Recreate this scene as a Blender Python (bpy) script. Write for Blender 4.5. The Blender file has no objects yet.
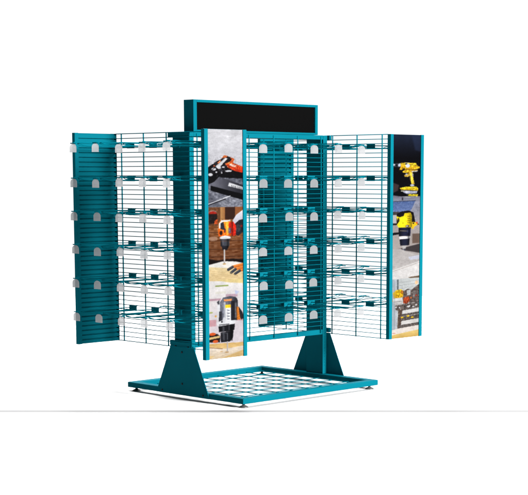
import bpy, bmesh, math, random
import numpy as np
from mathutils import Vector, Matrix
random.seed(4)
SC = bpy.context.scene
COL = SC.collection

# ---------------------------------------------------------------- dimensions (metres)
BX, BY, RAIL = .645, .58, .058          # base frame half sizes, rail width
ZR0, ZR1 = .027, .063
ZT, ZB = 1.75, .3475                     # top and bottom of the wings
MX, WY, PW = .674, .632, .350            # wing plane, wing half length, end panel width
CX0, CX1, CY0, CY1 = .605, .645, -.085, .080
PITCH = (ZT - ZB - .006) / 45
HOOKZ = [1.668 - 7 * PITCH * k for k in range(6)]
VERT = [-.58, -.348, -.116, .116, .348, .58]
HOOKP = [-.464, -.232, 0.0, .232, .464]
CMY = -.094                              # plane of the middle mesh

# ---------------------------------------------------------------- materials
def s2l(c):
    return c / 12.92 if c <= .04045 else ((c + .055) / 1.055) ** 2.4

def mat(name, col, rough=.4, metal=0, spec=.35, noise=0, nscale=60, alpha=None):
    m = bpy.data.materials.new(name); m.use_nodes = True
    nt = m.node_tree; b = nt.nodes['Principled BSDF']
    b.inputs['Base Color'].default_value = (*col, 1)
    b.inputs['Roughness'].default_value = rough
    b.inputs['Metallic'].default_value = metal
    b.inputs['Specular IOR Level'].default_value = spec
    if noise:
        tc = nt.nodes.new('ShaderNodeTexCoord'); n = nt.nodes.new('ShaderNodeTexNoise')
        n.inputs['Scale'].default_value = nscale; n.inputs['Detail'].default_value = 4
        r = nt.nodes.new('ShaderNodeMapRange'); r.inputs[3].default_value = max(.05, rough - .12); r.inputs[4].default_value = rough + .14
        nt.links.new(tc.outputs['Object'], n.inputs['Vector']); nt.links.new(n.outputs['Fac'], r.inputs[0])
        nt.links.new(r.outputs[0], b.inputs['Roughness'])
        mx = nt.nodes.new('ShaderNodeMix'); mx.data_type = 'RGBA'
        mx.inputs[6].default_value = (*[c * (1 - noise) for c in col], 1); mx.inputs[7].default_value = (*[min(1, c * (1 + noise)) for c in col], 1)
        n2 = nt.nodes.new('ShaderNodeTexNoise'); n2.inputs['Scale'].default_value = nscale / 12; n2.inputs['Detail'].default_value = 3
        nt.links.new(tc.outputs['Object'], n2.inputs['Vector']); nt.links.new(n2.outputs['Fac'], mx.inputs[0])
        nt.links.new(mx.outputs[2], b.inputs['Base Color'])
        bp = nt.nodes.new('ShaderNodeBump'); bp.inputs['Strength'].default_value = .04; bp.inputs['Distance'].default_value = .001
        n3 = nt.nodes.new('ShaderNodeTexNoise'); n3.inputs['Scale'].default_value = 900
        nt.links.new(tc.outputs['Object'], n3.inputs['Vector']); nt.links.new(n3.outputs['Fac'], bp.inputs['Height'])
        nt.links.new(bp.outputs[0], b.inputs['Normal'])
    return m

TEAL = mat('teal_powder_coat', (.0005, .064, .086), .6, 0, .008, .06)
TEALW = mat('teal_wire_coat', (.0005, .058, .078), .8, 0, 0)
BLACK = mat('black_sign_face', (.0013, .0013, .0013), .7, 0, .004)
BOLT = mat('dark_bolt', (.002, .006, .008), .4, 0, .1)
STEEL = mat('zinc_steel', (.10, .10, .098), .35, .6, .4)
PVC = mat('pale_board', (.2, .2, .21), .5)

def tag_mat():
    """thin frosted plastic: mostly passes light through, scattered"""
    m = bpy.data.materials.new('frosted_tag_plastic'); m.use_nodes = True
    nt = m.node_tree; nt.nodes.clear()
    o = nt.nodes.new('ShaderNodeOutputMaterial')
    d = nt.nodes.new('ShaderNodeBsdfDiffuse'); d.inputs[0].default_value = (.065, .065, .066, 1)
    t = nt.nodes.new('ShaderNodeBsdfTranslucent'); t.inputs[0].default_value = (.295, .295, .30, 1)
    ad = nt.nodes.new('ShaderNodeAddShader'); c = nt.nodes.new('ShaderNodeBsdfTransparent')
    mx = nt.nodes.new('ShaderNodeMixShader'); mx.inputs[0].default_value = .88
    nt.links.new(d.outputs[0], ad.inputs[0]); nt.links.new(t.outputs[0], ad.inputs[1])
    nt.links.new(c.outputs[0], mx.inputs[1]); nt.links.new(ad.outputs[0], mx.inputs[2]); nt.links.new(mx.outputs[0], o.inputs[0])
    return m
TAG = tag_mat()

def print_mat():
    m = bpy.data.materials.new('printed_poster'); m.use_nodes = True
    nt = m.node_tree; b = nt.nodes['Principled BSDF']
    a = nt.nodes.new('ShaderNodeAttribute'); a.attribute_name = 'print'
    nt.links.new(a.outputs['Color'], b.inputs['Base Color'])
    b.inputs['Roughness'].default_value = .6; b.inputs['Specular IOR Level'].default_value = .01
    return m
PRINT = print_mat()

# ---------------------------------------------------------------- mesh helpers
class MB:
    def __init__(s): s.bm = bmesh.new()
    def box(s, x0, x1, y0, y1, z0, z1):
        v = [s.bm.verts.new((x, y, z)) for x in (x0, x1) for y in (y0, y1) for z in (z0, z1)]
        for f in ((0,1,3,2),(4,6,7,5),(0,4,5,1),(2,3,7,6),(0,2,6,4),(1,5,7,3)):
            s.bm.faces.new([v[i] for i in f])
        return s
    def prism(s, pts, axis, a0, a1):
        """pts: outline in the two other axes"""
        def mk(p, a):
            return {'x': (a, p[0], p[1]), 'y': (p[0], a, p[1]), 'z': (p[0], p[1], a)}[axis]
        A = [s.bm.verts.new(mk(p, a0)) for p in pts]; B = [s.bm.verts.new(mk(p, a1)) for p in pts]
        n = len(pts)
        s.bm.faces.new(A[::-1]); s.bm.faces.new(B)
        for i in range(n): s.bm.faces.new((A[i], A[(i+1) % n], B[(i+1) % n], B[i]))
        return s
    def tube(s, pts, r, n=6):
        pts = [Vector(p) for p in pts]; rings = []
        t0 = (pts[1] - pts[0]).normalized()
        up = Vector((0, 0, 1)) if abs(t0.z) < .9 else Vector((1, 0, 0))
        a = t0.cross(up).normalized()
        for i, p in enumerate(pts):
            t = ((pts[min(i+1, len(pts)-1)] - p).normalized() + (p - pts[max(i-1, 0)]).normalized())
            t = t.normalized() if t.length > 1e-6 else t0
            a = (a - t * a.dot(t)).normalized(); b = t.cross(a)
            rings.append([s.bm.verts.new(p + (a * math.cos(q) + b * math.sin(q)) * r) for q in [2 * math.pi * (k + .5) / n for k in range(n)]])
        for R0, R1 in zip(rings, rings[1:]):
            for k in range(n): s.bm.faces.new((R0[k], R0[(k+1) % n], R1[(k+1) % n], R1[k]))
        s.bm.faces.new(rings[0][::-1]); s.bm.faces.new(rings[-1])
        return s
    def lathe(s, prof, c, axis='z', n=24):
        rings = []
        for r, h in prof:
            ring = []
            for k in range(n):
                q = 2 * math.pi * k / n; u, v = r * math.cos(q), r * math.sin(q)
                p = (u, v, h) if axis == 'z' else (h, u, v)
                ring.append(s.bm.verts.new((c[0] + p[0], c[1] + p[1], c[2] + p[2])))
            rings.append(ring)
        for R0, R1 in zip(rings, rings[1:]):
            for k in range(n): s.bm.faces.new((R0[k], R0[(k+1) % n], R1[(k+1) % n], R1[k]))
        s.bm.faces.new(rings[0][::-1]); s.bm.faces.new(rings[-1])
        return s
    def build(s, name, m, parent=None, bevel=0, smooth=False):
        bmesh.ops.recalc_face_normals(s.bm, faces=s.bm.faces)
        me = bpy.data.meshes.new(name); s.bm.to_mesh(me); s.bm.free(); me.materials.append(m)
        if smooth:
            for p in me.polygons: p.use_smooth = True
        o = bpy.data.objects.new(name, me); COL.objects.link(o)
        if parent: o.parent = parent
        if bevel:
            b = o.modifiers.new('bevel', 'BEVEL'); b.width = bevel; b.segments = 2; b.limit_method = 'ANGLE'
        return o

def empty(name, loc, label, cat, group=None, parent=None):
    o = bpy.data.objects.new(name, None); COL.objects.link(o); o.location = loc; o.empty_display_size = .05
    if label: o['label'] = label
    if cat: o['category'] = cat
    if group: o['group'] = group
    return o

# ---------------------------------------------------------------- the rack
rack = empty('display_rack', (0, 0, 0), 'teal metal wire display stand with four side wings, black header and tool posters', 'display rack')

# base frame: four mitred tubes
f = MB()
ix, iy = BX - RAIL, BY - RAIL
for sx in (-1, 1):
    f.prism([(sx*BX, -BY), (sx*ix, -iy), (sx*ix, iy), (sx*BX, BY)], 'z', ZR0, ZR1)
for sy in (-1, 1):
    f.prism([(-BX, sy*BY), (-ix, sy*iy), (ix, sy*iy), (BX, sy*BY)], 'z', ZR0, ZR1)
base = f.build('base_frame', TEAL, rack, .0025)
# crimped wire grid laid in the base
g = MB(); st = .142
nx = int(2 * ix / st); ny = int(2 * iy / st)
ox = -(nx * st) / 2; oy = -(ny * st) / 2
for i in range(nx + 1):
    x = ox + i * st
    if abs(x) > ix - .008: continue
    pts = [(x, y, .034 + .0010 * math.cos(math.pi * ((y - oy) / st + i))) for y in np.linspace(-iy - .002, iy + .002, ny * 8)]
    g.tube(pts, .0032, 6)
for j in range(ny + 1):
    y = oy + j * st
    if abs(y) > iy - .008: continue
    pts = [(x, y, .034 - .0010 * math.cos(math.pi * ((x - ox) / st + j))) for x in np.linspace(-ix - .002, ix + .002, nx * 8)]
    g.tube(pts, .0032, 6)
g.build('base_grid', TEALW, base, smooth=True)
for sx in (-1, 1):
    for sy in (-1, 1):
        MB().lathe([(.009, .028), (.009, .014), (.014, .012), (.024, .0075), (.030, .003), (.030, 0.0005)], (sx*.601, sy*.5385, 0), n=28).build('levelling_foot', STEEL, base, smooth=True)

# uprights
for sx in (-1, 1):
    u = MB()
    lo, hi = sorted((sx*CX0, sx*CX1))
    u.box(lo, hi, CY0, CY1, ZR1 + .001, ZT - .002)
    up = u.build('upright', TEAL, rack, .002)
    # slotted strip down the front face
    s = MB()
    for k in range(78):
        z = .12 + k * .0207
        s.box(sx*.625 - .002, sx*.625 + .002, CY0 - .0012, CY0 + .001, z, z + .011)
    s.build('slot_row', TEALW, up)
    # gusset plate, outside of the base
    a, b = sorted((sx*(BX + .0012), sx*(BX + .0062)))
    gm = MB()
    gm.prism([(-.267, ZR0 + .001), (.267, ZR0 + .001), (.114, .358), (-.114, .358)], 'x', a, b)
    gus = gm.build('gusset', TEAL, up, .001)
    for (y, z) in ((-.062, .352), (.062, .352), (0, .315), (0, .105), (.205, .046), (-.205, .046)):
        MB().lathe([(.0075, 0), (.0075, sx*.002), (.0045, sx*.005)], (sx*(BX + .0063), y, z), 'x', 10).build('bolt', BOLT, up)
    # brackets that carry the wing
    for z0, z1 in ((ZT - .034, ZT), (.360, .392)):
        a, b = sorted((sx*(CX1 + .001), sx*(MX - .006)))
        MB().box(a, b, CY0 - .022, CY1 + .022, z0, z1).build('bracket', TEAL, up, .002)

# beams of the middle frame
top = MB().box(-CX0 + .001, CX0 - .001, CY0 + .001, CY1 - .004, ZT - .030, ZT - .001).build('top_beam', TEAL, rack, .0015)
bot = MB().box(-CX0 + .001, CX0 - .001, CY0 + .001, CY0 + .036, .348, .383).build('bottom_beam', TEAL, rack, .0015)

# meshes
def wing_mesh(name, sx):
    m = MB()
    for k in range(46):
        z = ZT - .002 - k * PITCH
        m.tube([(sx*MX, -WY + .004, z), (sx*MX, WY - .004, z)], .0027 if 0 < k < 45 else .0030, 6)
    for y in VERT:
        m.tube([(sx*(MX - .0065), y, ZT), (sx*(MX - .0065), y, ZB)], .0048, 8)
    return m.build(name, TEALW, rack, smooth=True)
wing_mesh('wire_wing', -1); wing_mesh('wire_wing', 1)
m = MB()
for k in range(46):
    z = ZT - .002 - k * PITCH
    if z > ZT - .034 or z < .384: continue
    m.tube([(-CX0 - .01, CMY, z), (CX0 + .01, CMY, z)], .0026, 6)
for x in (-.58, -.348, -.116, .116, .348, .58):
    m.tube([(x, CMY + .0065, ZT - .01), (x, CMY + .0065, .36)], .0044, 8)
m.build('middle_mesh', TEALW, rack, smooth=True)

# ---------------------------------------------------------------- poster pictures (flat prints), drawn in the photo's own picture plane of each print
class Canvas:
    def __init__(s, x0, x1, y0, y1, k=3):
        s.W, s.H = int((x1 - x0) * k) + 1, int((y1 - y0) * k) + 1
        s.X, s.Y = np.meshgrid(np.linspace(x0, x1, s.W), np.linspace(y0, y1, s.H))
        s.A = np.zeros((s.H, s.W, 3)) + 200.; s.rng = np.random.RandomState(3)
    def mask_poly(s, P, soft=1):
        X, Y = s.X, s.Y; ins = np.zeros(X.shape, bool); n = len(P)
        for i in range(n):
            xa, ya = P[i]; xb, yb = P[(i+1) % n]
            if ya == yb: continue
            c = ((ya > Y) != (yb > Y)) & (X < (xb - xa) * (Y - ya) / (yb - ya) + xa); ins ^= c
        return s.blur(ins.astype(float), soft)
    @staticmethod
    def blur(M, n=1):
        for _ in range(int(n)):
            P = np.pad(M, 1, mode='edge'); M = (P[:-2, 1:-1] + P[2:, 1:-1] + P[1:-1, :-2] + P[1:-1, 2:] + 2 * P[1:-1, 1:-1]) / 6
        return M
    def comp(s, M, c, c2=None, ax=None):
        c = np.array(c, float)
        if c2 is not None:
            t = np.clip(((s.Y if ax[0] == 'y' else s.X) - ax[1]) / (ax[2] - ax[1]), 0, 1)[..., None]
            c = c * (1 - t) + np.array(c2, float) * t
        s.A = s.A * (1 - M[..., None]) + c * M[..., None]
    def poly(s, P, c, c2=None, ax=None, soft=1, a=1): s.comp(s.mask_poly(P, soft) * a, c, c2, ax)
    def rect(s, x0, y0, x1, y1, c, c2=None, ax=None, soft=1, a=1): s.poly([(x0, y0), (x1, y0), (x1, y1), (x0, y1)], c, c2, ax, soft, a)
    def ell(s, cx, cy, rx, ry, c, c2=None, ax=None, soft=1, a=1): s.comp(s.blur(((((s.X - cx) / rx) ** 2 + ((s.Y - cy) / ry) ** 2) < 1).astype(float), soft) * a, c, c2, ax)
    def line(s, x0, y0, x1, y1, w, c, a=1):
        dx, dy = x1 - x0, y1 - y0; L = math.hypot(dx, dy); t = np.clip(((s.X - x0) * dx + (s.Y - y0) * dy) / L ** 2, 0, 1)
        d = np.hypot(s.X - x0 - t * dx, s.Y - y0 - t * dy); s.comp(np.clip((w / 2 - d) * 3 + .5, 0, 1) * a, c)
    def noise(s, y0, y1, amp, sx=3, sy=1, x0=-1e9, x1=1e9, soft=2):
        n = s.rng.randn(s.H // sy + 2, s.W // sx + 2); n = np.kron(n, np.ones((sy, sx)))[:s.H, :s.W]; n = s.blur(n, soft + 3) * 1.9
        M = ((s.Y >= y0) & (s.Y < y1) & (s.X >= x0) & (s.X < x1)).astype(float); s.A += (n * amp * M)[..., None]

    def detail(s, x0, y0, x1, y1, amp=.35, cell=2, seed=1):
        """small bright and dark flecks, as the busy texture of a tool in a photo"""
        g = np.random.RandomState(seed); n = np.kron(g.randn(s.H // cell + 2, s.W // cell + 2), np.ones((cell, cell)))[:s.H, :s.W]
        n = s.blur(n, 3) * 1.5; m = np.clip(1.25 - np.maximum(abs(s.X - (x0 + x1)/2) / ((x1 - x0)/2), abs(s.Y - (y0 + y1)/2) / ((y1 - y0)/2)), 0, .25) * 4
        lum = s.A.mean(-1); sat = s.A.max(-1) - s.A.min(-1); m = m * np.clip(1.3 - np.clip(lum - 120, 0, 200) / 75 + sat / 130, .02, 1)   # the pale ground stays calm
        s.A = np.clip(s.A * np.exp(.32 * amp * n * m)[..., None] + (np.clip(n - .9, 0, 1) * m * amp * 35)[..., None], 0, 255)
    def shade(s, x0, x1, y0, y1, k=.45):
        """round body: bright towards the left third, dark to both edges"""
        t = (s.X - x0) / (x1 - x0); m = ((t > 0) & (t < 1) & (s.Y > y0) & (s.Y < y1)).astype(float); m = s.blur(m, 1)
        f = 1 + k * (.45 - 3.2 * (t - .36) ** 2); s.A = s.A * (1 - m[..., None]) + s.A * np.clip(f, .25, 1.5)[..., None] * m[..., None]
    def finish(s):
        # photographic softness, mottled tone and a little grain in the print
        for ch in range(3): s.A[..., ch] = s.blur(s.A[..., ch], 1)
        t = 0
        for sc, am in ((24, .02), (9, .02), (4, .02)):
            n = s.rng.randn(s.H // sc + 3, s.W // sc + 3); n = s.blur(np.kron(n, np.ones((sc, sc)))[:s.H, :s.W], sc * 3); t = t + n * am
        g = s.blur(s.rng.randn(s.H, s.W), 1) * .035
        s.A = s.A * (1 + (t + g)[..., None])

def poster_one():
    c = Canvas(208.3, 243.8, 129, 360, 3); L, R = 207, 245
    # grinder on slate
    c.rect(L, 128, R, 208, (222, 221, 226), (196, 195, 202), ('y', 140, 168))
    c.noise(129, 168, 5, 10, 1); c.rect(L, 168, R, 208, (92, 94, 106), (128, 130, 142), ('y', 176, 200))
    c.noise(168, 207, 20, 5, 1); c.noise(185, 207, 12, 2, 1); c.poly([(L, 190), (214, 195), (222, 206), (L, 207)], (70, 72, 84), soft=5, a=.5)
    c.poly([(L, 168), (214, 163), (R, 170), (R, 178), (222, 177), (213, 182), (L, 184)], (14, 13, 16))
    c.poly([(210, 168), (216, 161.5), (222, 158.5), (226, 154.6), (231, 156.5), (235, 158), (234, 162), (228, 166), (226, 171), (211, 174)], (24, 22, 25))
    c.poly([(222.5, 157.5), (225, 154.6), (229, 155.4), (227, 157)], (228, 110, 52)); c.poly([(231, 156.5), (235.5, 158.2), (234, 162), (230.5, 161.2), (232.6, 159)], (236, 104, 48))
    c.poly([(226, 163), (231, 161), (244, 166), (244, 172), (236, 170.4), (229, 167)], (240, 92, 40), (226, 52, 24), ('y', 163, 171))
    c.poly([(231, 163), (238, 165), (236, 166.4), (230, 165)], (250, 205, 190))
    c.poly([(216, 166), (226, 157), (228.4, 158), (219, 168)], (232, 232, 236)); c.line(217, 165, 226, 157.6, .5, (60, 58, 62))
    for p in ((214.5, 168.5, 2.2, 1.3), (219.8, 167, 1.8, 1.4), (211.2, 174, 2.3, 1.5), (229.4, 170.4, 3.4, .9), (217, 171.5, 1, .8), (222.5, 172.2, .8, .7), (224, 166.6, 1.5, .7)):
        c.ell(*p, (226, 226, 232))
    c.ell(215, 165.4, .9, .6, (230, 96, 50)); c.ell(222, 169.5, 2, 1.6, (60, 60, 66)); c.ell(213, 171, 1.6, .8, (30, 30, 34))
    c.poly([(218, 162.2), (221, 159.6), (222, 160.4), (219, 163)], (210, 100, 60))
    c.poly([(211, 185), (220, 176), (244, 184.5), (244, 196), (230, 192), (211, 189.5)], (112, 112, 124), (44, 44, 52), ('x', 213, 240))
    c.poly([(211, 184.8), (228, 189.3), (244, 193.5), (244, 199.5), (225, 194), (211, 189.8)], (12, 12, 15))
    c.poly([(230, 181.8), (244, 186.4), (244, 189.2), (228.8, 185.4)], (234, 234, 238))
    for x in (232.6, 234.6, 236.4, 238.8, 240.6, 242.2): c.line(x, 184 + (x - 230) * .24, x + .6, 186 + (x - 230) * .24, .55, (30, 30, 34))
    c.line(208, 203.6, 231, 195.4, .7, (222, 222, 228)); c.line(208, 204.6, 226, 198.4, .9, (34, 34, 40)); c.line(224, 197.4, 231, 195.2, .5, (240, 240, 244))
    c.detail(209, 156, 240, 177, .75, 2, 4); c.detail(214, 158, 232, 172, .5, 3, 8)
    c.line(213, 169, 224, 161, .5, (20, 20, 24)); c.line(219, 172, 227, 166, .6, (16, 16, 20)); c.line(229, 164.6, 243, 170.6, .8, (150, 40, 20), .7)
    c.poly([(216.4, 165.8), (226.4, 157.4), (227.6, 158.2), (218, 167)], (238, 238, 240), a=.8)
    # drilling into timber
    c.rect(L, 206.6, R, 281, (150, 96, 56), (112, 66, 40), ('y', 215, 262)); c.noise(207, 262, 13, 9, 1)
    c.rect(L, 206.6, 221, 224, (112, 70, 44)); c.rect(221, 206.6, 225.5, 222, (196, 144, 88), (160, 104, 60), ('x', 221, 226)); c.rect(225.5, 206.6, 236, 219, (58, 34, 26)); c.rect(236, 206.6, R, 218, (150, 90, 52))
    for y in (224, 231.5, 240, 248.5, 256): c.line(L, y, R, y + .8, .8, (74, 42, 26), .75)
    c.ell(213, 211.4, 4.2, 2, (150, 120, 110)); c.ell(213, 212.8, 4.2, 2.2, (176, 40, 28)); c.rect(209, 213.2, 217.4, 223, (34, 26, 26)); c.poly([(215, 220), (218, 218), (217.8, 223.4), (214.6, 223)], (216, 84, 36))
    c.ell(213.4, 238, 4.6, 2.2, (196, 160, 140), a=.6)
    c.poly([(232, 222), (237, 214.5), (244, 209.5), (244, 219), (237, 225)], (236, 234, 242), (206, 204, 220), ('y', 212, 224))
    c.poly([(235, 224), (240, 219.8), (244, 219), (244, 232), (239, 236), (234.4, 233.5)], (38, 38, 44)); c.ell(239, 228, 3, 3.8, (58, 60, 66)); c.ell(242.4, 226, 1, 1.2, (150, 36, 32))
    c.poly([(219.2, 222), (221.6, 219.8), (229, 219.4), (234, 221.4), (235, 228), (232, 235.8), (219, 236), (218.2, 230)], (240, 126, 30), (226, 88, 20), ('y', 222, 236))
    c.poly([(219.2, 223), (222, 219.6), (231, 219.3), (231, 220.8), (222.4, 221.4), (220.6, 227.6), (219.2, 228)], (226, 222, 222)); c.poly([(221, 222.6), (224, 221.2), (225, 227), (226.6, 230), (224.6, 229.6), (220.8, 228.4)], (38, 40, 48))
    c.poly([(226.6, 222), (229, 221.4), (229, 234.6), (226.8, 235)], (250, 176, 60)); c.poly([(229.6, 222), (234, 221.2), (237, 226), (236.4, 235), (233.4, 236), (229.8, 232)], (226, 42, 26)); c.rect(229, 227.4, 231.6, 233, (120, 100, 120))
    c.ell(221.4, 232.4, 1.5, 2.4, (40, 22, 18)); c.ell(225.2, 230.6, .8, 1.8, (60, 40, 50))
    c.ell(225.6, 237.3, 5.6, 2, (238, 238, 242)); c.rect(220.4, 238.6, 230.6, 240.4, (52, 52, 58)); c.rect(221, 241, 229.8, 246, (34, 34, 40), (70, 72, 80), ('x', 222, 228)); c.poly([(221.6, 245.6), (229.2, 245.6), (227.6, 249.8), (223, 249.8)], (26, 26, 32))
    c.shade(219, 233.6, 220, 236, .6); c.shade(221.6, 229, 238.6, 248, 1.0); c.detail(218, 219, 237, 237, .3, 2, 5); c.detail(236, 219, 244, 235, .35, 2, 6); c.detail(208, 207, 219, 224, .25, 3, 7); c.poly([(222, 239.8), (224, 239.8), (224.4, 245), (222.6, 245)], (112, 114, 124), a=.5)
    c.poly([(L, 257.5), (217, 260), (233, 258.8), (R, 260), (R, 266), (L, 266)], (26, 18, 18), soft=3)
    c.poly([(L, 264.4), (223, 261), (236, 261.8), (R, 264), (R, 282), (L, 282)], (240, 236, 232), (246, 240, 228), ('y', 262, 270))
    c.poly([(L, 266), (R, 270), (R, 282), (L, 282)], (240, 216, 166), (236, 208, 156), ('y', 266, 281)); c.noise(268, 281, 7, 10, 1)
    for k in range(5): c.line(209 + 2 * k, 270 + 2.4 * k, 240, 276 + 1.6 * k, .4, (216, 178, 118), .6)
    c.poly([(L, 280), (222, 281.8), (L, 281.9)], (246, 242, 238))
    c.line(224.6, 249.6, 224.6, 263.4, 1.5, (176, 168, 166)); c.line(225, 249.6, 225, 262, .5, (244, 240, 240)); c.ell(224.6, 263.8, 1.8, .8, (206, 166, 110))
    for (xa, ya, xb, yb, w) in ((246, 264.6, 233, 267.2, 2.8), (246, 267.4, 236, 269.6, 2.8), (246, 270, 240, 271.6, 2.4)):
        c.line(xa, ya, xb, yb, w, (236, 128, 48)); c.line(xa, ya + w*.42, xb, yb + w*.42, .5, (170, 76, 30), .8); c.line(xa, ya - w*.3, xb, yb - w*.3, .5, (250, 176, 100), .7)
    for (xa, ya, xb, yb, w) in ((233, 267.4, 228.6, 269.8, 2.7), (236, 269.8, 231.6, 273, 2.7), (240.4, 271.6, 235.6, 274.4, 2.6)):
        c.line(xa, ya, xb, yb, w, (58, 60, 68)); c.line(xa, ya - .6, xb, yb - .6, .5, (112, 114, 122), .7)
    c.line(229, 272, 238, 276.6, 1.4, (190, 160, 116), .4)
    # grey drill in a bright kitchen
    c.rect(L, 281, R, 361, (244, 240, 238), (226, 216, 222), ('y', 284, 330)); c.poly([(216, 280), (R, 280), (R, 284.6), (230, 283)], (238, 214, 150), soft=2)
    c.rect(215, 285.2, 228.4, 286.5, (154, 170, 90)); c.rect(215, 291.4, 226, 294, (230, 226, 216)); c.rect(L, 298.4, 221, 300.6, (196, 158, 172), soft=2); c.rect(226, 295, 238, 298, (204, 172, 186), soft=2)
    c.poly([(235, 291), (240, 293), (236, 296)], (196, 204, 232), soft=2); c.ell(210.6, 312.4, 2, .8, (176, 184, 110)); c.ell(215.4, 316.4, 1.1, 1, (232, 176, 90)); c.rect(L, 320, 216, 326.4, (214, 164, 172), soft=3); c.rect(238, 318, R, 323, (214, 170, 178), soft=2)
    c.poly([(217.4, 304), (220, 300.6), (221.4, 303), (220.6, 312), (219, 320), (216.8, 320)], (232, 232, 236)); c.poly([(216.6, 302), (219, 300.4), (219.4, 304.4), (217.6, 304.6)], (70, 70, 78))
    c.poly([(220, 302), (223, 298), (230, 296.8), (236, 298), (238.4, 302), (238, 322), (219.6, 323)], (104, 106, 118), (66, 68, 78), ('x', 221, 236))
    c.poly([(219, 312), (222, 312), (222, 323), (218.4, 323)], (52, 52, 60)); c.rect(231.4, 302, 235, 323, (36, 36, 44)); c.rect(235.4, 304, 237.4, 320, (142, 142, 152)); c.poly([(223.4, 300), (232.4, 299.6), (231.6, 302), (224.4, 302)], (222, 140, 84)); c.rect(223.4, 302.4, 225.4, 321, (150, 152, 160))
    c.rect(225.2, 305.4, 231, 309, (244, 188, 40)); c.rect(225.6, 309, 230.8, 322, (236, 236, 240))
    for y in (310.6, 313.6, 316.6, 319.4): c.line(226.8, y, 229.6, y + .9, .8, (120, 122, 132)); c.line(226.8, y + 1.4, 229.6, y + .9, .45, (90, 92, 104))
    c.poly([(236.6, 308), (239.4, 309), (241, 322), (237, 322)], (232, 130, 44)); c.poly([(239, 308), (243, 314), (R, 320), (242, 322), (240.6, 320)], (44, 40, 44))
    c.shade(220, 237.6, 299, 322, .5); c.detail(217, 298, 240, 322, .22, 2, 9)
    c.poly([(216, 323), (222, 321), (236, 322), (234.6, 326.4), (218, 327)], (240, 240, 244)); c.ell(224, 321, 1.4, 3, (230, 230, 236)); c.ell(221.6, 322.6, .8, 1, (40, 40, 46)); c.line(219, 325.6, 229, 325.4, .8, (60, 60, 66)); c.line(221, 327.6, 229, 327.2, .9, (206, 206, 210))
    c.poly([(218.2, 327), (235, 325.6), (234.6, 331.6), (232, 333), (218.6, 333)], (20, 20, 24)); c.poly([(220, 333.4), (233.6, 332.4), (233, 340), (229.6, 343.6), (220.4, 343.4)], (26, 26, 31))
    c.shade(219.6, 232.6, 327, 343, .9); c.poly([(222, 327.4), (224, 327.2), (224.6, 342), (222.8, 342)], (104, 106, 114), a=.5)
    c.rect(221, 334.4, 227.4, 334.9, (110, 112, 120)); c.rect(226.9, 334.6, 227.4, 341.4, (110, 112, 120)); c.rect(228.4, 327, 229.4, 332, (70, 70, 78))
    c.poly([(L, 335), (211, 333), (217, 334.6), (219.8, 337), (219.6, 343.4), (L, 342.4)], (34, 26, 26)); c.ell(212, 334.4, 3.4, 1.5, (234, 96, 40)); c.ell(215, 342, 2.8, 1.6, (230, 96, 44)); c.poly([(L, 337.6), (219.6, 336.4), (219.6, 338.6), (L, 340)], (232, 196, 130))
    c.poly([(L, 344), (R, 345.4), (R, 350), (225, 350.4), (L, 347)], (220, 178, 108), (232, 196, 132), ('y', 344, 350)); c.poly([(L, 348), (226, 350.6), (R, 349), (R, 361), (L, 361)], (238, 224, 208), (230, 208, 178), ('y', 350, 358)); c.line(L, 347.6, 222, 350.2, .7, (150, 104, 60)); c.poly([(216, 361), (R, 353), (R, 361)], (226, 190, 130)); c.poly([(L, 356), (214, 357), (L, 361)], (232, 200, 140)); c.noise(344, 361, 6, 12, 1)
    c.line(227.2, 343.6, 227.2, 354, 1.3, (206, 200, 200)); c.line(226.9, 343.8, 226.9, 353, .4, (150, 140, 140)); c.ell(226.6, 354.2, 2, .7, (200, 160, 110)); c.ell(221, 353, 1.4, .5, (216, 178, 130))
    c.finish()
    return c

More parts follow.
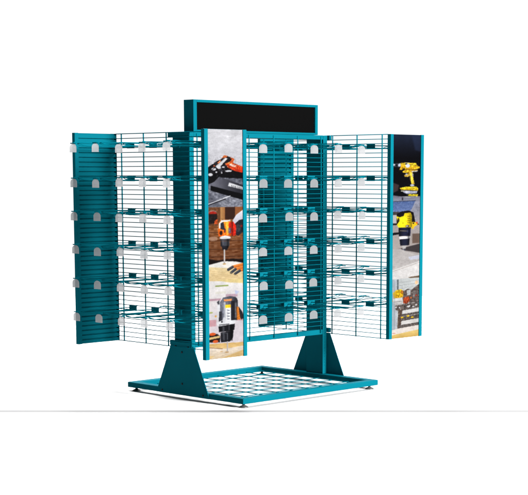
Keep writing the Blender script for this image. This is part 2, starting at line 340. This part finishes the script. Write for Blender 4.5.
def poster_two():
    c = Canvas(393.6, 421.6, 135, 338, 3.4); L, R = 392, 423
    c.rect(L, 134, R, 196, (30, 38, 58), (8, 8, 14), ('y', 136, 158)); c.poly([(412, 134), (R, 134), (R, 152), (416, 150)], (40, 52, 82), soft=9, a=.5)
    c.poly([(393, 163.8), (404, 162.8), (406, 167), (393, 167)], (60, 60, 70)); c.ell(394.4, 164.8, 1.4, 1, (210, 210, 220)); c.ell(400.6, 165, 1.9, 1.5, (206, 210, 226)); c.ell(397.4, 165.4, 1, 1.2, (24, 24, 30))
    c.poly([(401, 163), (407, 162.6), (409, 168), (402, 168)], (210, 176, 40)); c.poly([(403, 164), (406, 166), (402.6, 170), (400, 169.6)], (222, 168, 30))
    c.poly([(405, 162.6), (417, 162.8), (418.6, 166), (421, 166.4), (421, 168), (414, 169.6), (406, 169.2)], (238, 206, 44), (230, 168, 26), ('y', 163, 169.5)); c.ell(408.6, 165.6, 2.2, 2, (226, 228, 240)); c.ell(407, 163.6, 1.3, .7, (40, 40, 44)); c.line(411, 164.6, 419, 165.2, .6, (120, 90, 20)); c.line(406, 163, 410, 162.8, .4, (250, 250, 220))
    c.poly([(403, 171.6), (406, 169.6), (419, 169.6), (418.6, 171), (411, 172.4), (404, 172.4)], (232, 178, 36)); c.poly([(413, 170.8), (419, 170.2), (418.6, 171.4), (412, 172)], (190, 190, 190)); c.poly([(405, 174.8), (411, 172.4), (412, 175), (409, 176.6), (405.6, 176.6)], (196, 160, 60)); c.ell(407.4, 174, 1, .9, (190, 194, 206))
    c.poly([(410.6, 172), (413.6, 172), (414, 176), (415.8, 183.6), (412.6, 184), (411.8, 178)], (226, 190, 60)); c.poly([(413, 172.4), (414.6, 173.6), (414.6, 177), (413.4, 176)], (150, 150, 150)); c.line(410.6, 176, 412.2, 182, .6, (110, 90, 40)); c.ell(413.4, 185, 2.2, 1.1, (200, 202, 220))
    c.poly([(393, 182), (400, 184.6), (399, 190), (393, 193)], (62, 50, 52), soft=3); c.poly([(400.4, 187.6), (408, 186.2), (418, 186.4), (419.8, 188.4), (419.4, 190.4), (411, 190.2), (402, 189.2)], (244, 214, 40), (230, 184, 30), ('y', 187, 190))
    c.poly([(405, 190), (412, 190.4), (419, 190.6), (418, 193), (408, 193.6), (404, 191.8)], (178, 180, 200)); c.ell(408, 191.6, 1.6, 1, (226, 228, 240)); c.rect(408, 193.4, 419, 195.4, (60, 56, 40)); c.poly([(410, 193.8), (419.6, 194), (419, 196), (409.4, 195.4)], (222, 196, 40)); c.ell(403.6, 190.6, 1.8, .5, (210, 206, 190))
    c.poly([(L, 194.4), (408, 197), (R, 196), (R, 202), (L, 202)], (112, 108, 122), (140, 142, 158), ('y', 195, 199)); c.rect(403, 196.8, 404.4, 200, (60, 56, 66))
    c.detail(399, 162, 421, 172, .6, 2, 11); c.detail(400, 186, 420, 196, .5, 2, 12); c.detail(405, 170, 416, 185, .4, 2, 13); c.shade(410, 416, 172, 183, .6)
    c.line(404, 168.8, 418, 169.4, .8, (150, 100, 20), .7); c.line(402, 189.6, 418, 190.4, .6, (60, 50, 20), .8)
    # drill into a slab
    c.rect(L, 200.8, R, 278, (150, 152, 170), (176, 168, 166), ('y', 205, 230)); c.poly([(L, 201.4), (417, 200), (414, 207), (411, 212), (L, 213)], (86, 108, 158), (106, 126, 176), ('y', 201, 211)); c.line(L, 201, 417, 200.4, .6, (60, 66, 90)); c.noise(200, 212, 10, 2, 2)
    c.rect(L, 211, 400, 214.4, (70, 62, 62)); c.rect(L, 214.4, 400, 223, (196, 190, 190)); c.poly([(398, 213), (402, 211), (410, 210), (415, 212), (417, 222), (421, 224), (421, 232), (412, 232), (398, 224)], (20, 18, 22))
    c.rect(L, 222.4, 399, 224.4, (34, 28, 30)); c.poly([(L, 224.6), (R, 224.6), (R, 234), (L, 234)], (174, 164, 162)); c.poly([(L, 232), (401, 231.4), (401, 233.4), (L, 234.6)], (22, 20, 24)); c.rect(L, 235, R, 250, (176, 166, 162), soft=2); c.rect(414, 233.4, R, 243, (112, 92, 82), soft=3); c.poly([(398, 248.6), (408, 246.6), (R, 243.4), (R, 253.4), (412, 251)], (64, 58, 60), soft=2)
    c.poly([(397.4, 215.4), (401, 216.6), (405, 215.4), (406, 212.6), (412, 212.2), (413.6, 215), (413.4, 227), (400, 227), (398, 224), (399.6, 222)], (246, 222, 30), (232, 200, 24), ('x', 402, 413)); c.ell(399.8, 219.4, .9, 2.2, (44, 36, 20)); c.ell(404.4, 222.6, .5, .6, (150, 120, 20))
    for y in (216, 218, 220, 222): c.line(409, y, 411.8, y + .2, .6, (140, 118, 20))
    c.line(406, 215.6, 412, 215, .35, (160, 130, 20)); c.ell(409, 225.6, 2, 1, (70, 60, 60)); c.ell(408.6, 225.6, 1, .5, (220, 220, 220)); c.poly([(413.4, 221.6), (418.6, 222), (419.6, 224.4), (416, 226.4), (415, 229), (413, 228)], (240, 200, 30)); c.ell(418.6, 222.6, .9, .9, (226, 70, 36)); c.ell(415, 223, .8, .8, (40, 34, 24))
    c.shade(399, 413.6, 213, 226.6, .5); c.detail(398, 212, 418, 228, .22, 2, 14)
    c.poly([(399.8, 226.8), (412.6, 226.8), (412, 235.6), (400.4, 235.6)], (18, 20, 32), (36, 40, 70), ('x', 402, 412)); c.line(401.4, 230, 409, 230.6, .6, (120, 110, 90)); c.ell(409.4, 230.8, 1, 1.4, (80, 90, 140), a=.6); c.poly([(400.4, 236), (412, 236), (411.4, 238), (401, 238.4)], (238, 238, 242)); c.poly([(401, 238.6), (411.4, 238.2), (410.4, 245), (401.8, 245)], (20, 22, 34), (34, 38, 60), ('x', 403, 410))
    c.shade(401.4, 411, 227, 244.6, .8)
    c.poly([(403.6, 245.2), (408.4, 245.2), (407, 248.6), (404.2, 248.6)], (190, 186, 186)); c.poly([(404, 248.4), (407.4, 248), (406.4, 252), (405.6, 254.8), (404.8, 252)], (74, 74, 84)); c.line(405.2, 248.6, 405.6, 253, .4, (170, 170, 176))
    c.poly([(L, 248), (402, 248), (408, 251), (R, 256), (R, 262), (L, 270)], (192, 186, 184), soft=2); c.poly([(410, 256.6), (R, 255), (R, 259), (412, 259.6)], (206, 208, 224)); c.poly([(L, 269.6), (R, 261), (R, 278), (L, 278)], (232, 228, 226)); c.line(L, 271, R, 262.4, .5, (186, 176, 170)); c.line(L, 268.6, R, 260.6, .5, (206, 200, 196)); c.poly([(410, 277), (R, 276), (R, 278.4), (412, 278)], (110, 90, 70)); c.noise(256, 277, 5, 6, 1)
    # stand drill
    c.rect(L, 278, R, 340, (206, 210, 210), (190, 192, 194), ('y', 280, 320)); 
    for k in range(4): c.line(400, 282 + 3 * k, R, 280.4 + 3 * k, .6, (172, 176, 176), .7)
    c.rect(393.8, 278.4, 399.4, 331, (160, 170, 180), (190, 196, 204), ('x', 394, 398)); c.rect(398.8, 278.6, 400.4, 289, (104, 112, 118)); c.ell(419, 283, 1.6, 2, (236, 190, 150))
    c.poly([(405, 291), (410, 288.6), (414, 290), (418, 287), (R, 284), (R, 303), (405, 303)], (98, 86, 82)); c.poly([(409, 290), (413, 289.6), (412.6, 295), (409.4, 295.6)], (190, 194, 196)); c.poly([(415, 292), (418, 290), (418, 296), (415.4, 297)], (120, 112, 110))
    c.poly([(394.8, 292), (398, 289.4), (403, 288.6), (405.4, 290.6), (405, 297), (396, 297.4)], (244, 206, 34), (216, 160, 24), ('y', 289, 297.4)); c.ell(404, 291.6, 1.2, 1.8, (200, 120, 40)); c.line(398.4, 290, 398.2, 296.8, .4, (180, 130, 20)); c.line(401, 289.4, 401, 296.8, .4, (180, 130, 20)); c.ell(393.8, 300, .8, .8, (230, 160, 30))
    c.poly([(395, 297.8), (404, 297.4), (405.4, 301), (403.4, 305), (396, 304.4)], (232, 230, 228), (180, 176, 174), ('y', 298, 305)); c.line(396, 301, 404, 301, .4, (120, 116, 114))
    c.poly([(405.4, 297.6), (411, 296.4), (412.4, 300.4), (409, 304), (405.6, 303)], (206, 84, 40), (140, 56, 34), ('y', 297, 304)); c.ell(413.6, 298, 1, .8, (214, 110, 50)); c.ell(418.8, 296, .9, 1, (170, 70, 56))
    c.poly([(396, 305), (404, 304), (R, 303), (R, 309), (404, 311), (398, 309.4)], (100, 90, 86)); c.poly([(400.4, 309), (404.6, 309.4), (404, 322), (402, 329), (399.6, 329)], (96, 78, 68))
    for p in ((398, 306.6, 1.2, .8), (401.6, 307.2, .8, .8), (411, 306.6, 1.8, .9), (415.8, 307.4, 1.2, .8), (419, 305.8, 1.1, .8)): c.ell(*p, (216, 214, 214))
    c.poly([(404.6, 310.4), (R, 308.6), (R, 312.6), (404.6, 314)], (222, 220, 218)); c.poly([(404, 314), (R, 312.6), (R, 319.6), (404, 321)], (92, 84, 80)); c.poly([(403.6, 321), (R, 319.6), (R, 323.6), (403.6, 325)], (226, 222, 218)); c.poly([(401, 325), (R, 323.6), (R, 327), (401, 329)], (96, 88, 84))
    c.line(405, 316.4, R, 315, .7, (170, 166, 162))
    for x, y in ((404.6, 317.4), (410.4, 316.4), (415, 318)): c.ell(x, y, 1.5, .8, (240, 196, 40))
    c.rect(392, 304.6, 397, 331, (176, 184, 192), soft=2); c.line(396.6, 280, 396.6, 330, .5, (140, 148, 156), .7)
    c.detail(400, 286, 423, 329, .6, 2, 15); c.detail(404, 300, 423, 312, .3, 3, 16)
    c.poly([(L, 329.6), (402, 328), (R, 326.4), (R, 340), (L, 340)], (238, 228, 220)); c.poly([(L, 334.6), (R, 331), (R, 340), (L, 340)], (232, 200, 122), (216, 176, 96), ('y', 333, 338)); c.ell(396, 332.6, 2, .5, (214, 160, 140))
    c.finish()
    return c

PK = .172      # reflectance of the print's white under this studio light
def print_mesh(name, c, w, h, parent, loc):
    Hn, Wn = c.H, c.W
    xs, zs = np.meshgrid(np.linspace(-w/2, w/2, Wn), np.linspace(h/2, -h/2, Hn))
    co = np.stack([xs, np.zeros_like(xs), zs], -1).reshape(-1, 3)
    idx = np.arange(Hn * Wn).reshape(Hn, Wn)
    q = np.stack([idx[1:, :-1], idx[1:, 1:], idx[:-1, 1:], idx[:-1, :-1]], -1).reshape(-1, 4)
    me = bpy.data.meshes.new(name); me.from_pydata(co.tolist(), [], q.tolist())
    a = me.color_attributes.new('print', 'FLOAT_COLOR', 'POINT')
    v = np.clip(c.A, 0, 255) / 255; lin = np.where(v <= .04045, v / 12.92, ((v + .055) / 1.055) ** 2.4) * PK
    a.data.foreach_set('color', np.concatenate([lin, np.ones((Hn, Wn, 1))], -1).reshape(-1).astype(np.float32))
    me.materials.append(PRINT)
    o = bpy.data.objects.new(name, me); COL.objects.link(o); o.parent = parent; o.location = loc
    return o

def end_panel(sx, sy, art=None):
    """sx: side of the rack, sy: end of the wing; the printed face looks outward (sy)"""
    x0, x1 = sorted((sx*MX, sx*(MX + PW)))
    yi, yo = sy*(WY - .006), sy*(WY + .0208)
    p = empty('end_panel', ((x0 + x1) / 2, sy*WY, (ZT + ZB) / 2), None, None); p.parent = rack
    cx, cy, cz = p.location; hw = PW / 2; hh = (ZT - ZB) / 2
    def Y(a): return sy*a - 0.0
    # local y measured outward from the wing end
    bd = MB(); bd.box(-hw + .006, hw - .006, *sorted((Y(.0105), Y(.0135))), -hh + .001, hh - .001)
    for k in range(45):                                  # slats with open grooves between them
        z0 = hh - .002 - (k + 1) * (2*hh - .004) / 45; z1 = z0 + (2*hh - .004) / 45 - .0088
        bd.box(-hw + .002, hw - .002, *sorted((Y(-.0062), Y(.0106))), z0, z1)
    bd.build('slatted_board', TEAL, p)
    for s in (-1, 1):
        xx = sorted((s*(hw - .030), s*hw)); yy = sorted((Y(-.0085) if (not art and s == sx) else Y(.0106), Y(.0208)))
        MB().box(*xx, *yy, -hh, hh).build('edge_strip', TEAL, p, .0015)
        if art or s != sx:
            MB().box(*sorted((s*(hw - .0020), s*(hw + .0006))), *sorted((Y(-.0080), Y(.0104))), -hh, hh).build('edge_rail', TEAL, p)
    if art:
        o = print_mesh('poster', art, PW - .0605, 2*hh - .003, p, (0, Y(.0150), 0))
        if art is P1: o['label'] = 'poster of an orange power tool, a drill boring timber and a grey drill'
        else: o['label'] = 'poster of yellow power tools on dark, blue and workshop backgrounds'
    return p
P1, P2 = poster_one(), poster_two()
e1 = end_panel(-1, -1, P1); e1['label'] = 'front left end panel with orange tool poster'
e2 = end_panel(1, -1, P2); e2['label'] = 'front right end panel with yellow tool poster'
e3 = end_panel(-1, 1); e3['label'] = 'rear left end panel, plain teal inside'
e4 = end_panel(1, 1); e4['label'] = 'rear right end panel, plain teal inside'

# header sign box
hx, hy0, hy1, hz0, hz1 = .5805, -.0555, .0395, 1.7515, 1.9585
hd = MB()
b, t = .021, .003
hd.box(-hx, -hx + .030, hy0, hy1, hz0, hz1); hd.box(hx - .026, hx, hy0, hy1, hz0, hz1)
hd.box(-hx + .030, hx - .026, hy0, hy1, hz1 - .017, hz1); hd.box(-hx + .030, hx - .026, hy0, hy1, hz0, hz0 + .014)
header = hd.build('header_box', TEAL, rack, .0015)
MB().box(-hx + .029, hx - .025, hy1 - .006, hy1 - .003, hz0 + .013, hz1 - .016).build('back_plate', TEAL, header)
MB().box(-hx + .0305, hx - .0265, hy0 + .014, hy0 + .018, hz0 + .0145, hz1 - .0175).build('sign_face', BLACK, header)

# ---------------------------------------------------------------- hooks (each lifts off the mesh)
LH = .485
def make_hook(loc, rz):
    r = bpy.data.objects.new('display_hook', None); COL.objects.link(r); r.location = loc; r.rotation_euler = (0, 0, rz); r.empty_display_size = .03
    # local +x points away from the mesh
    pl = MB().box(.0045, .0125, -.036, .036, -.018, .018)
    pl.box(-.004, .0045, -.034, -.020, .013, .0178); pl.box(-.004, .0045, .020, .034, .013, .0178)
    pl.build('mounting_plate', TEAL, r, .0012)
    h = MB(); pts = []
    pts += [(.013, -.021, -.010), (.20, -.021, -.012), (.38, -.021, -.010), (.418, -.020, -.005), (.436, -.016, .002)]
    pts += [(.441, -.008, .004), (.441, .008, .004)]
    pts += [(.436, .016, .002), (.418, .020, -.005), (.38, .021, -.010), (.20, .021, -.012), (.013, .021, -.010)]
    h.tube(pts, .0027, 6)
    h.build('hook_wire', TEALW, r, smooth=True)
    w = MB(); w.tube([(.013, 0, .006), (.25, 0, .009), (.44, 0, .010), (LH - .008, 0, .010), (LH - .002, 0, .006)], .0028, 6)
    w.tube([(LH - .003, -.030, .0055), (LH - .003, .030, .0055)], .0036, 6)
    w.build('tag_wire', TEALW, r, smooth=True)
    o = [(-.036, -.053), (.036, -.053), (.036, -.022)]
    for k in range(1, 10):
        q = math.pi * k / 10; o.append((.036 * math.cos(q), -.022 + .024 * math.sin(q)))
    o.append((-.036, -.022))
    tg = MB(); tg.bm.faces.new([tg.bm.verts.new((LH, a, b)) for a, b in o])
    tg.build('price_tag', TAG, r)
    return r
proto = None
def put_hook(loc, rz, label, group, tagged=True):
    global proto
    if proto is None:
        proto = make_hook(loc, rz); o = proto
    else:
        o = proto.copy(); COL.objects.link(o); o.location = loc; o.rotation_euler = (0, 0, rz)
        for ch in proto.children:
            if not tagged and ch.name.startswith('price_tag'): continue
            c = ch.copy(); COL.objects.link(c); c.parent = o
    o['label'] = label; o['category'] = 'hook'; o['group'] = group
    # hand-hung: tiny differences
    o.rotation_euler = (random.uniform(-.004, .004), random.uniform(-.010, .010), rz + random.uniform(-.012, .012))
    return o
ROW = ['top row', 'second row down', 'third row down', 'fourth row down', 'fifth row down', 'bottom row']
ORD = ['leftmost', 'second from left', 'middle one', 'second from right', 'rightmost']
for r, z in enumerate(HOOKZ):
    for k, y in enumerate(HOOKP[::-1]):
        put_hook((-MX, y, z), math.pi, f'teal tagged hook outside the left wire wing, {ROW[r]}, {ORD[k]}', 'tagged hooks on the left wing')
    for k, x in enumerate(HOOKP):
        put_hook((x, CMY, z), -math.pi/2, f'teal tagged hook on front of the middle mesh, {ROW[r]}, {ORD[k]}', 'tagged hooks on the middle mesh front')
    for k, x in enumerate(HOOKP):
        put_hook((x, CMY + .013, z), math.pi/2, f'teal hook without tag on rear of the middle mesh, {ROW[r]}, {ORD[k]}', 'untagged hooks on the middle mesh rear', False)
    for k, y in enumerate(HOOKP[::-1]):
        put_hook((MX, y, z), 0, f'teal hook without tag outside the right wire wing, {ROW[r]}, {ORD[k]}', 'untagged hooks on the right wing', False)

# ---------------------------------------------------------------- floor, seam
FLOOR = mat('white_studio_floor', (.43, .43, .43), .9, 0, 0)
fb = MB(); n = 96
ring = [fb.bm.verts.new((8.5 * math.cos(2*math.pi*k/n), 8.5 * math.sin(2*math.pi*k/n), 0)) for k in range(n)]
fb.bm.faces.new(ring); fl = fb.build('floor', FLOOR); fl['kind'] = 'structure'
SEAM = mat('pale_grey_seam', (.148, .148, .148), .9, 0, 0)
cyaw = -.7883
rd = Vector((math.cos(cyaw), math.sin(cyaw), 0)); fd = Vector((-math.sin(cyaw), math.cos(cyaw), 0))
p0 = Vector((-.628, -.753, .0008))
q = MB(); hwid = .042
q.bm.faces.new([q.bm.verts.new(p0 + rd*a + fd*b) for a, b in ((-5, -hwid), (5, -hwid), (5, hwid), (-5, hwid))])
sm = q.build('floor_seam', SEAM); sm['kind'] = 'structure'

# ---------------------------------------------------------------- studio light
def area(name, loc, target, size, power, col=(1, 1, 1), shape='DISK'):
    L = bpy.data.lights.new(name, 'AREA'); L.shape = shape; L.size = size; L.energy = power; L.color = col
    o = bpy.data.objects.new(name, L); COL.objects.link(o); o.location = loc
    o.rotation_euler = (Vector(target) - Vector(loc)).to_track_quat('-Z', 'Y').to_euler()
    return o
# irradiance E/pi at distance d from an area lamp of power P: P / (pi^2 d^2) approx
def P(e, d): return e * math.pi ** 2 * d * d
area('overhead_softbox', (.0, .0, 22), (0, 0, 0), 6, P(3.3, 22))
area('added_back_fill', (11, 13, 13), (0, 0, 0), 5, P(1.2, 21.4))  # unseen fill lamp, added to lift floor shadow under the base rails
area('key_softbox', (2.0, -15.0, 4.6), (0, 0, 1.0), 3.5, P(5.1, 15))

w = bpy.data.worlds.new('World'); SC.world = w; w.use_nodes = True
nt = w.node_tree; bg = nt.nodes['Background']
tc = nt.nodes.new('ShaderNodeTexCoord'); dp = nt.nodes.new('ShaderNodeVectorMath'); dp.operation = 'DOT_PRODUCT'
dp.inputs[1].default_value = (.709, .705, 0)
mr = nt.nodes.new('ShaderNodeMapRange'); mr.interpolation_type = 'SMOOTHSTEP'
mr.inputs[1].default_value = .45; mr.inputs[2].default_value = .82; mr.inputs[3].default_value = .10; mr.inputs[4].default_value = 1.15
nt.links.new(tc.outputs['Generated'], dp.inputs[0]); nt.links.new(dp.outputs['Value'], mr.inputs[0]); nt.links.new(mr.outputs[0], bg.inputs['Strength'])
bg.inputs[0].default_value = (1, 1, 1, 1)

# ---------------------------------------------------------------- camera
cam = bpy.data.cameras.new('camera'); co = bpy.data.objects.new('camera', cam); COL.objects.link(co); SC.camera = co
co.location = (-7.2313, -7.5756, 1.4707)
ya, pi_ = -.7883, -.1412
co.rotation_euler = (math.pi/2 + pi_, 0, ya)
cam.sensor_fit = 'HORIZONTAL'; cam.sensor_width = 36; cam.lens = 1524.84 / 528 * 36
cam.shift_x = -28.97 / 528; cam.shift_y = 144.77 / 528
cam.clip_end = 100
SC.view_settings.view_transform = 'Standard'; SC.view_settings.look = 'None'
SC.view_settings.exposure = 0; SC.view_settings.gamma = 1
SC.render.film_transparent = False
SC.cycles.transparent_max_bounces = 16
SC.cycles.use_denoising = True
